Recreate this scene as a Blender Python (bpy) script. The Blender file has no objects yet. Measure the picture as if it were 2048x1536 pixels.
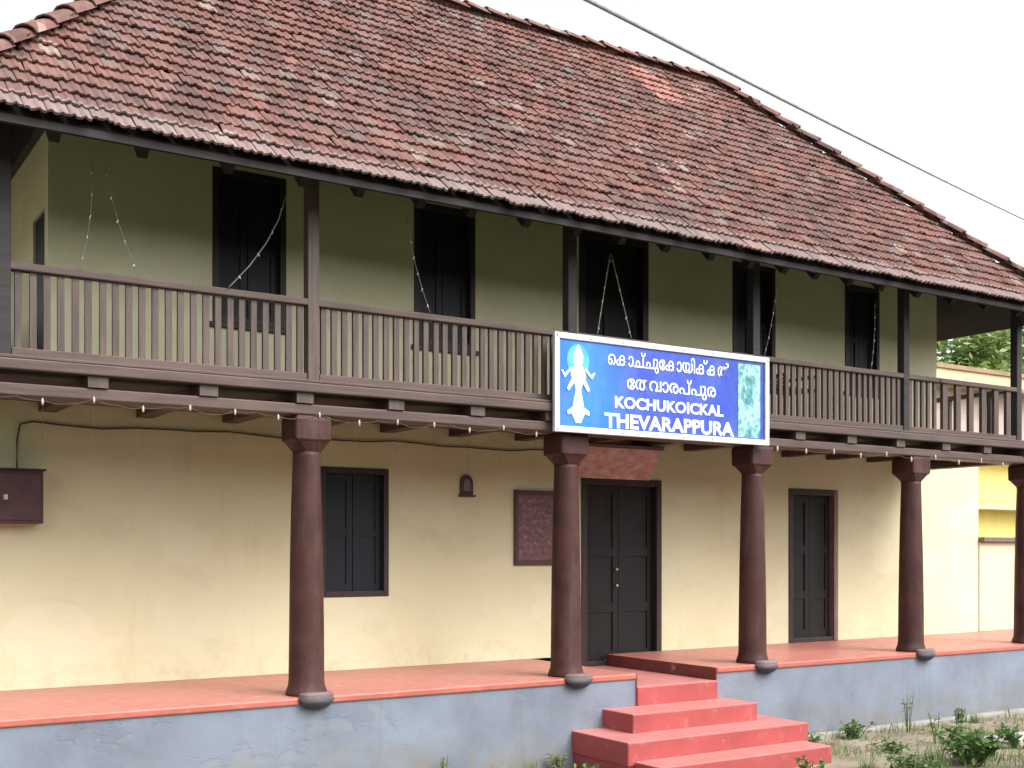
import bpy, math, random
from mathutils import Vector, Matrix
random.seed(7)
R = math.radians
SC = bpy.context.scene
COL = SC.collection

# ------------------------------------------------------------------ camera, sky, sun, exposure
# X runs along the facade to the right, Y goes into the house, Z up (ground 0, veranda floor F)
F = 0.80
EYE = F + 1.15
cam_d = bpy.data.cameras.new('camera')
cam = bpy.data.objects.new('camera', cam_d); COL.objects.link(cam)
cam.location = (0, 0, EYE)
cam.rotation_euler = (R(90), 0, R(-32.873))
cam_d.sensor_width = 36.0
cam_d.lens = 2327.2 / 2048 * 36.0
cam_d.shift_y = (1101 - 768) / 2048
cam_d.clip_start = 0.05
cam_d.clip_end = 1500
SC.camera = cam

SUN_DIR = Vector((0.46, -1.0, 1.2)).normalized()          # towards the sun
world = bpy.data.worlds.new('World'); SC.world = world
world.use_nodes = True
nt = world.node_tree; nt.nodes.clear()
out = nt.nodes.new('ShaderNodeOutputWorld'); bg = nt.nodes.new('ShaderNodeBackground')
sky = nt.nodes.new('ShaderNodeTexSky'); sky.sky_type = 'NISHITA'; sky.sun_disc = False
sky.sun_elevation = math.asin(SUN_DIR.z); sky.sun_rotation = math.atan2(SUN_DIR.x, SUN_DIR.y)
sky.air_density = 1.0; sky.dust_density = 4.0; sky.ozone_density = 1.0
hs = nt.nodes.new('ShaderNodeHueSaturation'); hs.inputs['Saturation'].default_value = 0.16
hs.inputs['Value'].default_value = 1.0
nt.links.new(sky.outputs[0], hs.inputs['Color']); nt.links.new(hs.outputs[0], bg.inputs['Color'])
bg.inputs['Strength'].default_value = 0.15
nt.links.new(bg.outputs[0], out.inputs[0])

sd = bpy.data.lights.new('sun', 'SUN'); sun = bpy.data.objects.new('sun', sd); COL.objects.link(sun)
sd.energy = 0.9; sd.angle = R(45); sd.color = (1.0, 0.97, 0.92)
sun.rotation_euler = (-SUN_DIR).to_track_quat('-Z', 'Y').to_euler()
sun.location = (0, -10, 20)

SC.view_settings.view_transform = 'Standard'; SC.view_settings.look = 'None'
SC.view_settings.gamma = 1.0; SC.view_settings.use_curve_mapping = False
SC.view_settings.exposure = 1.3
SC.render.engine = 'CYCLES'
SC.cycles.max_bounces = 6; SC.cycles.diffuse_bounces = 4

# ------------------------------------------------------------------ materials
def new_mat(name):
    m = bpy.data.materials.new(name); m.use_nodes = True
    n = m.node_tree; b = n.nodes['Principled BSDF']
    return m, n, b

def N(n, t, **kw):
    o = n.nodes.new(t)
    for k, v in kw.items(): setattr(o, k, v)
    return o

def mix(n, fac, a, b, mode='MIX'):
    m = n.nodes.new('ShaderNodeMix'); m.data_type = 'RGBA'; m.blend_type = mode
    def put(sock, v):
        if hasattr(v, 'is_linked'): n.links.new(v, sock)
        elif isinstance(v, (tuple, list)): sock.default_value = (*v[:3], 1)
        else: sock.default_value = v
    put(m.inputs[0], fac); put(m.inputs[6], a); put(m.inputs[7], b)
    return m.outputs[2]

def noise(n, vec, scale, detail=4, rough=0.55, dim='3D'):
    t = N(n, 'ShaderNodeTexNoise', noise_dimensions=dim)
    t.inputs['Scale'].default_value = scale; t.inputs['Detail'].default_value = detail
    t.inputs['Roughness'].default_value = rough
    if vec is not None: n.links.new(vec, t.inputs['Vector'])
    return t.outputs['Fac']

def ramp(n, fac, stops):
    r = n.nodes.new('ShaderNodeValToRGB'); e = r.color_ramp.elements
    while len(e) < len(stops): e.new(0.5)
    for k, (p, c) in enumerate(stops):
        e[k].position = p; e[k].color = (*c[:3], 1) if isinstance(c, (tuple, list)) else (c, c, c, 1)
    n.links.new(fac, r.inputs[0]); return r.outputs[0]

def pos(n, scale=(1, 1, 1)):
    g = N(n, 'ShaderNodeNewGeometry'); m = N(n, 'ShaderNodeMapping')
    m.inputs['Scale'].default_value = scale
    n.links.new(g.outputs['Position'], m.inputs['Vector']); return m.outputs[0]

def bump(n, b, h, strength=0.3, dist=0.01):
    u = N(n, 'ShaderNodeBump'); u.inputs['Strength'].default_value = strength
    u.inputs['Distance'].default_value = dist
    n.links.new(h, u.inputs['Height']); n.links.new(u.outputs[0], b.inputs['Normal'])

def painted(name, col, rough=0.6, var=0.25, scale=2.0, dirt=None, dirt_amt=0.35, dirt_scale=(1.3, 1.3, .5), bmp=0.15, bscale=60, spec=0.4):
    m, n, b = new_mat(name)
    p = pos(n)
    f = noise(n, p, scale, 5)
    lo = tuple(c * (1 - var) for c in col); hi = tuple(min(1, c * (1 + var * .6)) for c in col)
    c = ramp(n, f, [(.3, lo), (.7, hi)])
    if dirt:
        d = noise(n, pos(n, dirt_scale), 1.6, 7, .65)
        c = mix(n, ramp(n, d, [(.5, 0), (.78, dirt_amt)]), c, dirt)
    n.links.new(c, b.inputs['Base Color'])
    b.inputs['Roughness'].default_value = rough
    b.inputs['Specular IOR Level'].default_value = spec
    if bmp: bump(n, b, noise(n, p, bscale, 4), bmp, .006)
    return m

def wood(name, col, rough=0.55, axis='x', var=.35, spec=.4):
    m, n, b = new_mat(name)
    s = {'x': (2, 30, 30), 'y': (30, 2, 30), 'z': (30, 30, 2)}[axis]
    f = noise(n, pos(n, s), 1.0, 6, .6)
    g = noise(n, pos(n), 1.7, 4)
    lo = tuple(c * (1 - var) for c in col); hi = tuple(c * (1 + var) for c in col)
    c = ramp(n, f, [(.3, lo), (.7, hi)])
    c = mix(n, ramp(n, g, [(.5, 0), (.75, .5)]), c, tuple(x * 1.6 + .004 for x in col))
    n.links.new(c, b.inputs['Base Color']); b.inputs['Roughness'].default_value = rough
    b.inputs['Specular IOR Level'].default_value = spec
    bump(n, b, f, .25, .004)
    return m

M = {}
def wall_paint():
    m, n, b = new_mat('cream_lime_wash')
    p = pos(n)
    f = noise(n, p, .9, 6, .6)
    c = ramp(n, f, [(.3, (.61, .565, .365)), (.55, (.65, .61, .41)), (.75, (.68, .65, .46))])
    # faint rusty runs, patched plaster and grey grime blotches
    st = noise(n, pos(n, (3.2, 3.2, .45)), 1.0, 7, .65)
    c = mix(n, ramp(n, st, [(.58, 0), (.80, .28)]), c, (.46, .36, .18))
    gr = noise(n, pos(n, (.9, .9, 1.5)), 1.4, 8, .72)
    c = mix(n, ramp(n, gr, [(.54, 0), (.60, .13), (.85, .32)]), c, (.42, .40, .28))
    pa = noise(n, pos(n, (.45, .45, .6)), 1.7, 3, .4)
    c = mix(n, ramp(n, pa, [(.60, 0), (.615, .28)]), c, (.73, .69, .52))
    # hairline cracks
    wp = N(n, 'ShaderNodeVectorMath', operation='ADD'); n.links.new(p, wp.inputs[0])
    nz = N(n, 'ShaderNodeTexNoise'); nz.inputs['Scale'].default_value = 3; nz.inputs['Detail'].default_value = 6; n.links.new(p, nz.inputs['Vector'])
    sc_ = N(n, 'ShaderNodeVectorMath', operation='SCALE'); n.links.new(nz.outputs['Color'], sc_.inputs[0]); sc_.inputs['Scale'].default_value = .55
    n.links.new(sc_.outputs[0], wp.inputs[1])
    vo = N(n, 'ShaderNodeTexVoronoi', feature='DISTANCE_TO_EDGE'); vo.inputs['Scale'].default_value = .75; n.links.new(wp.outputs[0], vo.inputs['Vector'])
    ck = ramp(n, vo.outputs['Distance'], [(.0, .15), (.006, 0)])
    ck = mix(n, 1.0, ck, ramp(n, noise(n, p, 1.1, 2), [(.52, 0), (.6, 1)]), 'MULTIPLY')
    c = mix(n, ck, c, (.30, .25, .15))
    # scuffs and splashed dirt just above the floor
    sp = N(n, 'ShaderNodeSeparateXYZ'); n.links.new(p, sp.inputs[0])
    lo = N(n, 'ShaderNodeMapRange'); lo.inputs[1].default_value = F + .34; lo.inputs[2].default_value = F; n.links.new(sp.outputs['Z'], lo.inputs[0])
    sf = mix(n, 1.0, lo.outputs[0], ramp(n, noise(n, p, 6, 8, .7), [(.48, 0), (.75, .5)]), 'MULTIPLY')
    c = mix(n, sf, c, (.42, .28, .17))
    n.links.new(c, b.inputs['Base Color']); b.inputs['Roughness'].default_value = .85
    b.inputs['Specular IOR Level'].default_value = .2
    h = mix(n, .35, noise(n, p, 3.2, 4, .5), noise(n, p, 30, 6, .65))
    bump(n, b, h, .35, .012)
    return m
M['wall'] = wall_paint()
M['wood'] = wood('purple_brown_timber', (.080, .051, .043), axis='x')
M['wood_v'] = wood('purple_brown_timber_upright', (.084, .057, .048), axis='z')
M['dark_wood'] = wood('old_dark_timber', (.030, .024, .026), axis='x', rough=.7)
M['black_wood'] = wood('near_black_eave_timber', (.016, .012, .013), axis='x', rough=.8)  # near-black tone for fascia and rafters
M['column'] = painted('maroon_brown_column_paint', (.058, .022, .019), .55, .4, 3.5, (.11, .065, .058), .6, (5, 5, 1.2), .35, 35, .25)
M['shadow_bowl'] = painted('base_shadow_dark', (.045, .042, .055), .6, .3, 6)  # shadow beneath the column base, modelled as a dark bowl
M['base_cap'] = painted('worn_mauve_base', (.17, .125, .125), .6, .3, 8, (.3, .24, .24), .5)
def red_oxide(name, col, rough, skylit_dust=0.0):
    m, n, b = new_mat(name)
    p = pos(n); f = noise(n, p, 2.2, 5)
    c = ramp(n, f, [(.3, tuple(x * .85 for x in col)), (.7, tuple(min(1, x * 1.1) for x in col))])
    w = noise(n, p, 9, 8, .7)
    c = mix(n, ramp(n, w, [(.55, 0), (.8, .45)]), c, (.52, .26, .22))
    ch_ = noise(n, p, 5.5, 9, .7)
    c = mix(n, ramp(n, ch_, [(.645, 0), (.66, .55)]), c, (.36, .27, .24))          # chipped paint
    if skylit_dust:      # upward faces tinted paler: sky light put into the colour, with dusty wear
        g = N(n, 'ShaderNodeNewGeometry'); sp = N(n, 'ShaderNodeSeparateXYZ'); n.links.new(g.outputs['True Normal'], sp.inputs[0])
        up = ramp(n, sp.outputs['Z'], [(.6, 0), (.9, skylit_dust)])
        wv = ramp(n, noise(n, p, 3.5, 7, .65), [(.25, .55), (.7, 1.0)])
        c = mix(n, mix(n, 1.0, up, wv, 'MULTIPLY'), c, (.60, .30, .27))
    n.links.new(c, b.inputs['Base Color'])
    n.links.new(ramp(n, w, [(.3, rough), (.8, rough + .25)]), b.inputs['Roughness'])
    bump(n, b, noise(n, p, 40, 5), .12, .005)
    return m
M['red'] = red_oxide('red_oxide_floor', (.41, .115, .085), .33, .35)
M['red_shaded'] = red_oxide('shaded_red_cheek', (.14, .028, .025), .45)  # shade on the notch cheeks painted in as a darker red
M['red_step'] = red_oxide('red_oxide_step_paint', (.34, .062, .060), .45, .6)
def plinth_paint():
    m, n, b = new_mat('blue_grey_plinth_wash')
    p = pos(n); f = noise(n, p, 1.3, 6, .6)
    c = ramp(n, f, [(.3, (.125, .145, .18)), (.5, (.175, .20, .25)), (.72, (.215, .25, .31))])
    d = noise(n, pos(n, (.9, .9, 2.6)), 2.0, 8, .7)
    c = mix(n, ramp(n, d, [(.52, 0), (.75, .55)]), c, (.17, .17, .165))
    k = noise(n, p, 14, 8, .75)
    c = mix(n, ramp(n, k, [(.62, 0), (.75, .3)]), c, (.32, .34, .36))
    pe = noise(n, pos(n, (.7, .7, 1.2)), 2.6, 9, .62)
    c = mix(n, ramp(n, pe, [(.62, 0), (.64, .3)]), c, (.25, .255, .26))       # flaked patches of bare plaster
    sp = N(n, 'ShaderNodeSeparateXYZ'); n.links.new(p, sp.inputs[0])
    lo = N(n, 'ShaderNodeMapRange'); lo.inputs[1].default_value = .42; lo.inputs[2].default_value = .0; n.links.new(sp.outputs['Z'], lo.inputs[0])
    sf = mix(n, 1.0, lo.outputs[0], ramp(n, noise(n, p, 4.5, 8, .7), [(.35, 0), (.62, .9)]), 'MULTIPLY')
    c = mix(n, sf, c, (.19, .165, .12))                                          # mud splash
    ru = noise(n, pos(n, (7, 7, .7)), 1.0, 6, .6)
    c = mix(n, ramp(n, ru, [(.56, 0), (.75, .4)]), c, (.13, .14, .15))
    n.links.new(c, b.inputs['Base Color']); b.inputs['Roughness'].default_value = .8
    b.inputs['Specular IOR Level'].default_value = .25
    bump(n, b, mix(n, .5, noise(n, p, 22, 7, .7), ramp(n, pe, [(.60, 1), (.615, 0)])), .4, .01)
    return m
M['plinth'] = plinth_paint()
M['shutter'] = wood('navy_black_shutter_sky_tint', (.007, .008, .016), axis='z', rough=.5, var=.4, spec=.35)  # navy black with a blue sky-reflection tint in the base colour
M['door'] = wood('black_brown_door_paint', (.009, .007, .0075), axis='z', rough=.6, var=.5, spec=.35)
M['frame'] = wood('dark_frame_timber', (.030, .020, .018), axis='z', rough=.55)
M['frame_pale'] = wood('mauve_brown_jamb', (.16, .11, .095), axis='z', rough=.6)
M['steel'] = painted('dull_metal', (.5, .5, .48), .35, .15, 9)
M['sign_frame'] = painted('pale_aluminium_frame', (.62, .62, .68), .45, .12, 5, (.4, .4, .42), .3)
M['white_letter'] = painted('white_vinyl_letter', (.80, .84, .92), .5, .05, 5, bmp=0)
M['maroon'] = painted('maroon_board_paint', (.085, .038, .042), .6, .3, 5)
M['pipe_grey'] = painted('grey_pipe', (.35, .36, .34), .5, .2, 6)
M['wire_dark'] = painted('dark_cable_sheath', (.075, .058, .036), .6, .2, 9, bmp=0)
M['wire_sky'] = painted('weathered_cable_sheath', (.30, .30, .31), .7, .2, 9, bmp=0)
M['wire_pale'] = painted('pale_green_flex', (.15, .17, .16), .6, .2, 9, bmp=0)
M['bulb'] = painted('cloudy_plastic_bulb', (.46, .42, .34), .3, .1, 9, bmp=0)
M['yellow'] = painted('bright_yellow_wall_paint', (.80, .66, .20), .8, .1, 2, (.6, .55, .35), .3)
M['cream2'] = painted('sandy_parapet_paint', (.66, .50, .32), .8, .15, 2, (.4, .33, .25), .4)
M['pinkgrey'] = painted('pinkish_plaster', (.45, .36, .32), .8, .2, 2)
M['tan_roof'] = painted('tan_roof_edge', (.30, .22, .12), .8, .25, 4)
M['white_tank'] = painted('white_tank_plastic', (.8, .8, .78), .5, .08, 3)
M['bark'] = painted('grey_brown_bark', (.11, .085, .06), .9, .35, 6, bmp=.6, bscale=18)
M['concrete'] = painted('pale_concrete', (.30, .29, .265), .85, .2, 3, (.25, .24, .2), .5, (2, 2, 2), .3, 35)
M['pole'] = painted('weathered_concrete_pole', (.35, .34, .32), .85, .2, 3)

def tile_mat(name, fresh=False):
    m, n, b = new_mat(name)
    g = N(n, 'ShaderNodeNewGeometry'); sep = N(n, 'ShaderNodeSeparateXYZ')
    n.links.new(g.outputs['Position'], sep.inputs[0])
    def math_(op, a, c=None):
        o = N(n, 'ShaderNodeMath', operation=op)
        for k, v in ((0, a), (1, c)):
            if v is None: continue
            if hasattr(v, 'is_linked'): n.links.new(v, o.inputs[k])
            else: o.inputs[k].default_value = v
        return o.outputs[0]
    row = math_('FLOOR', math_('DIVIDE', math_('SUBTRACT', sep.outputs['Y'], TILE_D0), TILE_ROW * TILE_C))
    odd = math_('MULTIPLY', math_('MODULO', math_('ABSOLUTE', row), 2.0), .5)
    cellx = math_('FLOOR', math_('ADD', math_('DIVIDE', math_('SUBTRACT', sep.outputs['X'], TILE_U0), TILE_W), odd))
    cb = N(n, 'ShaderNodeCombineXYZ'); n.links.new(cellx, cb.inputs[0]); n.links.new(row, cb.inputs[1])
    wn = N(n, 'ShaderNodeTexWhiteNoise', noise_dimensions='2D'); n.links.new(cb.outputs[0], wn.inputs['Vector'])
    v = wn.outputs['Value']
    if fresh:
        c = ramp(n, v, [(0, (.26, .12, .10)), (1, (.38, .19, .16))])
    else:
        c = ramp(n, v, [(0, (.105, .056, .050)), (.18, (.150, .074, .063)), (.4, (.180, .086, .072)), (.62, (.200, .098, .083)),
                        (.85, (.225, .116, .098)), (.97, (.17, .13, .12)), (.992, (.30, .22, .19))])
        big = noise(n, pos(n, (.55, .8, .8)), 1.0, 5, .6)
        c = mix(n, ramp(n, big, [(.45, 0), (.66, .55)]), c, (.130, .100, .094))
        lich = noise(n, pos(n), 11, 7, .72)
        c = mix(n, ramp(n, lich, [(.56, 0), (.74, .42)]), c, (.22, .175, .16))
        moss = noise(n, pos(n, (.8, 1.1, 1.1)), 2.3, 6, .65)
        c = mix(n, ramp(n, moss, [(.6, 0), (.76, .45)]), c, (.075, .078, .055))
        sk_ = noise(n, pos(n, (4.5, .5, .5)), 1.0, 6, .6)      # dirt runs down the slope
        c = mix(n, ramp(n, sk_, [(.5, 0), (.7, .5)]), c, (.075, .052, .048))
        edge = math_('LESS_THAN', row, .5)      # lichen-bleached lowest course
        c = mix(n, math_('MULTIPLY', edge, .38), c, (.32, .27, .26))
    n.links.new(c, b.inputs['Base Color']); b.inputs['Roughness'].default_value = .85
    b.inputs['Specular IOR Level'].default_value = .25
    bump(n, b, noise(n, pos(n), 45, 6, .7), .4, .006)
    return m

def sign_mat():
    m, n, b = new_mat('blue_printed_sign')
    g = N(n, 'ShaderNodeNewGeometry'); sep = N(n, 'ShaderNodeSeparateXYZ')
    n.links.new(g.outputs['Position'], sep.inputs[0])
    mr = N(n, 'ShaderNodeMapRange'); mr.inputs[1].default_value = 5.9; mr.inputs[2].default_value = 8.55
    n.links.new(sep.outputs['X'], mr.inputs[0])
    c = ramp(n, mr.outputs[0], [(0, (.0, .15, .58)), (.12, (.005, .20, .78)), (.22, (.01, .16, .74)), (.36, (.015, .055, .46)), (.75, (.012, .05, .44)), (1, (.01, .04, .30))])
    f = noise(n, pos(n), 3, 4)
    c = mix(n, ramp(n, f, [(.45, 0), (.75, .35)]), c, (.01, .06, .34))
    du = noise(n, pos(n, (3, 3, 1.2)), 1.3, 8, .7)
    c = mix(n, ramp(n, du, [(.42, 0), (.75, .30)]), c, (.22, .27, .38))
    n.links.new(c, b.inputs['Base Color']); b.inputs['Roughness'].default_value = .4
    return m
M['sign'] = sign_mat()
def photo_print():
    m, n, b = new_mat('printed_forest_picture')
    f = noise(n, pos(n, (7, 7, 5)), 1.6, 6, .6)
    c = ramp(n, f, [(.3, (.015, .09, .12)), (.45, (.09, .30, .32)), (.55, (.35, .58, .66)), (.66, (.12, .30, .24)), (.8, (.55, .75, .82))])
    n.links.new(c, b.inputs['Base Color']); b.inputs['Roughness'].default_value = .45
    return m
M['picture'] = photo_print()
def cyan_print():
    m, n, b = new_mat('pale_cyan_print')
    f = noise(n, pos(n, (9, 9, 9)), 1.6, 5, .6)
    c = ramp(n, f, [(.3, (.25, .62, .72)), (.5, (.60, .82, .92)), (.62, (.85, .90, .96)), (.75, (.80, .62, .62))])
    n.links.new(c, b.inputs['Base Color']); b.inputs['Roughness'].default_value = .45
    return m
M['cyan'] = cyan_print()
M['cyan_halo'] = painted('soft_cyan_print', (.08, .42, .62), .45, .3, 6, bmp=0)
def faded_red():
    m, n, b = new_mat('faded_red_board')
    f = noise(n, pos(n, (6, 6, 14)), 1.4, 7, .65)
    c = ramp(n, f, [(.3, (.34, .16, .155)), (.5, (.50, .31, .30)), (.7, (.62, .46, .45))])
    n.links.new(c, b.inputs['Base Color']); b.inputs['Roughness'].default_value = .6
    return m
M['faded_red'] = faded_red()
def plaque_mat():
    m, n, b = new_mat('weathered_maroon_plaque')
    w = N(n, 'ShaderNodeTexWave', wave_type='BANDS', bands_direction='Z'); w.inputs['Scale'].default_value = 4.2
    w.inputs['Distortion'].default_value = 6; w.inputs['Detail'].default_value = 6; w.inputs['Detail Scale'].default_value = 7
    n.links.new(pos(n), w.inputs['Vector'])
    f = noise(n, pos(n, (16, 16, 24)), 1.0, 6, .6)
    c = ramp(n, f, [(.36, (.11, .04, .045)), (.56, (.18, .078, .085)), (.72, (.36, .22, .21))])
    c = mix(n, ramp(n, w.outputs['Fac'], [(.55, 0), (.9, .55)]), c, (.075, .033, .042))
    n.links.new(c, b.inputs['Base Color']); b.inputs['Roughness'].default_value = .5
    return m
M['plaque'] = plaque_mat()
def leaf_mat(name, a, c2):
    m, n, b = new_mat(name)
    f = noise(n, pos(n), 2.5, 3)
    oi = N(n, 'ShaderNodeNewGeometry')
    c = ramp(n, oi.outputs['Random Per Island'], [(0, a), (1, c2)])
    c = mix(n, ramp(n, f, [(.4, 0), (.7, .4)]), c, tuple(x * .55 for x in a))
    n.links.new(c, b.inputs['Base Color']); b.inputs['Roughness'].default_value = .55
    tr = N(n, 'ShaderNodeBsdfTranslucent'); n.links.new(c, tr.inputs[0])
    mx = N(n, 'ShaderNodeMixShader'); mx.inputs[0].default_value = .3
    n.links.new(b.outputs[0], mx.inputs[1]); n.links.new(tr.outputs[0], mx.inputs[2])
    n.links.new(mx.outputs[0], n.nodes['Material Output'].inputs[0])
    return m
M['leaf_a'] = leaf_mat('mid_green_leaf', (.08, .16, .05), (.19, .31, .09))
M['leaf_b'] = leaf_mat('blue_green_leaf', (.06, .13, .075), (.13, .24, .13))
M['leaf_c'] = leaf_mat('yellow_green_leaf', (.18, .28, .07), (.36, .46, .16))
M['grass'] = leaf_mat('grass_blade', (.09, .15, .035), (.22, .28, .09))
M['weed'] = leaf_mat('weed_leaf', (.05, .12, .03), (.16, .26, .07))
def ground_mat():
    m, n, b = new_mat('sandy_earth')
    p = pos(n)
    f = noise(n, p, 1.2, 8, .65)
    c = ramp(n, f, [(.3, (.17, .145, .11)), (.5, (.29, .25, .195)), (.68, (.38, .335, .27))])
    g = noise(n, p, .55, 7, .7)
    c = mix(n, ramp(n, g, [(.5, 0), (.62, .75)]), c, (.13, .145, .05))
    k = noise(n, p, 24, 6, .7)
    c = mix(n, ramp(n, k, [(.55, 0), (.7, .5)]), c, (.17, .135, .095))
    # a worn sandy margin along the house; unseen dark grass added beyond to cut bounce
    sp = N(n, 'ShaderNodeSeparateXYZ'); n.links.new(p, sp.inputs[0])
    ad = N(n, 'ShaderNodeMath', operation='MULTIPLY_ADD'); n.links.new(noise(n, p, .8, 6, .6), ad.inputs[0]); ad.inputs[1].default_value = 3.0
    n.links.new(sp.outputs['Y'], ad.inputs[2])
    mr = N(n, 'ShaderNodeMapRange'); mr.inputs[1].default_value = 8.0; mr.inputs[2].default_value = 7.2; n.links.new(ad.outputs[0], mr.inputs[0])
    bounce_cut_lawn = ramp(n, noise(n, p, 3, 6, .7), [(.3, (.045, .055, .025)), (.7, (.09, .10, .05))])
    c = mix(n, mr.outputs[0], c, bounce_cut_lawn)
    n.links.new(c, b.inputs['Base Color']); b.inputs['Roughness'].default_value = .95
    b.inputs['Specular IOR Level'].default_value = .1
    bump(n, b, noise(n, p, 9, 9, .7), .7, .05)
    return m
M['ground'] = ground_mat()
M['pebble'] = painted('grey_brown_pebble', (.26, .225, .18), .9, .5, 20, bmp=0)
M['dead_leaf'] = leaf_mat('dry_brown_leaf', (.14, .085, .04), (.30, .20, .09))
M['unseen_shade_bank'] = painted('shade_bank_green', (.060, .066, .038), .9, .5, 1.2, (.03, .034, .02), .7, (1, 1, 1), .8, 8)  # cover of the added sky-blocking bank
M['path'] = painted('worn_cement_path', (.47, .435, .40), .9, .2, 2.5, (.28, .24, .18), .5, (1.5, 1.5, 1.5), .35, 30)

# ------------------------------------------------------------------ mesh helpers
class MB:
    def __init__(s): s.v = []; s.f = []
    def quad(s, *p):
        k = len(s.v); s.v += [tuple(q) for q in p]; s.f.append(tuple(range(k, k + len(p))))
    def box(s, x0, x1, y0, y1, z0, z1):
        k = len(s.v)
        s.v += [(x0, y0, z0), (x1, y0, z0), (x1, y1, z0), (x0, y1, z0), (x0, y0, z1), (x1, y0, z1), (x1, y1, z1), (x0, y1, z1)]
        s.f += [tuple(k + i for i in q) for q in ((0, 3, 2, 1), (4, 5, 6, 7), (0, 1, 5, 4), (1, 2, 6, 5), (2, 3, 7, 6), (3, 0, 4, 7))]
        return s
    def obox(s, c, ax, ay, az, hx, hy, hz):
        k = len(s.v); c = Vector(c); ax, ay, az = Vector(ax).normalized(), Vector(ay).normalized(), Vector(az).normalized()
        for dz in (-1, 1):
            for dx, dy in ((-1, -1), (1, -1), (1, 1), (-1, 1)):
                s.v.append(tuple(c + ax * dx * hx + ay * dy * hy + az * dz * hz))
        s.f += [tuple(k + i for i in q) for q in ((0, 3, 2, 1), (4, 5, 6, 7), (0, 1, 5, 4), (1, 2, 6, 5), (2, 3, 7, 6), (3, 0, 4, 7))]
        return s
    def tube(s, pts, r, seg=8, caps=True):
        pts = [Vector(p) for p in pts]; k0 = len(s.v)
        for i, p in enumerate(pts):
            t = (pts[min(i + 1, len(pts) - 1)] - pts[max(i - 1, 0)]).normalized()
            a = t.cross(Vector((0, 0, 1)))
            if a.length < 1e-4: a = t.cross(Vector((1, 0, 0)))
            a.normalize(); b = t.cross(a)
            rr = r[i] if isinstance(r, (list, tuple)) else r
            for j in range(seg):
                w = 2 * math.pi * j / seg
                s.v.append(tuple(p + (a * math.cos(w) + b * math.sin(w)) * rr))
        for i in range(len(pts) - 1):
            for j in range(seg):
                a0 = k0 + i * seg + j; a1 = k0 + i * seg + (j + 1) % seg
                s.f.append((a0, a1, a1 + seg, a0 + seg))
        if caps:
            s.f.append(tuple(k0 + j for j in range(seg))[::-1]); e = k0 + (len(pts) - 1) * seg
            s.f.append(tuple(e + j for j in range(seg)))
        return s
    def rings(s, rings, cap=True):          # list of equally long loops of points
        k0 = len(s.v); m = len(rings[0])
        for r in rings: s.v += [tuple(p) for p in r]
        for i in range(len(rings) - 1):
            for j in range(m):
                a0 = k0 + i * m + j; a1 = k0 + i * m + (j + 1) % m
                s.f.append((a0, a1, a1 + m, a0 + m))
        if cap:
            s.f.append(tuple(k0 + j for j in range(m))[::-1]); e = k0 + (len(rings) - 1) * m
            s.f.append(tuple(e + j for j in range(m)))
        return s
    def prism(s, pts, y0, y1):              # outline in XZ, extruded along Y
        return s.rings([[(x, y0, z) for x, z in pts], [(x, y1, z) for x, z in pts]])
    def mesh(s, name, m, smooth=False):
        me = bpy.data.meshes.new(name); me.from_pydata(s.v, [], s.f); me.update()
        me.materials.append(m)
        if smooth:
            for p in me.polygons: p.use_smooth = True
        return me
    def build(s, name, m, parent=None, bevel=0, smooth=False, kind=None):
        o = link(name, s.mesh(name, m, smooth), parent)
        if bevel:
            b = o.modifiers.new('bevel', 'BEVEL'); b.width = bevel; b.segments = 2; b.limit_method = 'ANGLE'; b.angle_limit = R(40)
        if kind: o['kind'] = kind
        return o

def link(name, data, parent=None):
    o = bpy.data.objects.new(name, data); COL.objects.link(o)
    if parent: o.parent = parent
    return o
def tag(o, label, cat, group=None):
    o['label'] = label; o['category'] = cat
    if group: o['group'] = group
    return o
def thing(name, label, cat, group=None):
    return tag(link(name, None), label, cat, group)
def group_part(name, parent):
    return link(name, None, parent)

def wall_grid(a0, a1, z0, z1, holes, place, thick):
    """solid wall in a-z with rectangular holes; place(a, t, z) -> world, t from 0 (front) to thick"""
    A = sorted({a0, a1, *[h[i] for h in holes for i in (0, 1)]}); Z = sorted({z0, z1, *[h[i] for h in holes for i in (2, 3)]})
    b = MB()
    def solid(i, j):
        if i < 0 or j < 0 or i >= len(A) - 1 or j >= len(Z) - 1: return False
        a, z = (A[i] + A[i + 1]) / 2, (Z[j] + Z[j + 1]) / 2
        return not any(h[0] < a < h[1] and h[2] < z < h[3] for h in holes)
    for i in range(len(A) - 1):
        for j in range(len(Z) - 1):
            if not solid(i, j): continue
            p, q, r, s = A[i], A[i + 1], Z[j], Z[j + 1]
            b.quad(place(p, 0, r), place(q, 0, r), place(q, 0, s), place(p, 0, s))
            b.quad(place(q, thick, r), place(p, thick, r), place(p, thick, s), place(q, thick, s))
            if not solid(i - 1, j): b.quad(place(p, thick, r), place(p, 0, r), place(p, 0, s), place(p, thick, s))
            if not solid(i + 1, j): b.quad(place(q, 0, r), place(q, thick, r), place(q, thick, s), place(q, 0, s))
            if not solid(i, j - 1): b.quad(place(p, thick, r), place(q, thick, r), place(q, 0, r), place(p, 0, r))
            if not solid(i, j + 1): b.quad(place(p, 0, s), place(q, 0, s), place(q, thick, s), place(p, thick, s))
    return b

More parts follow.
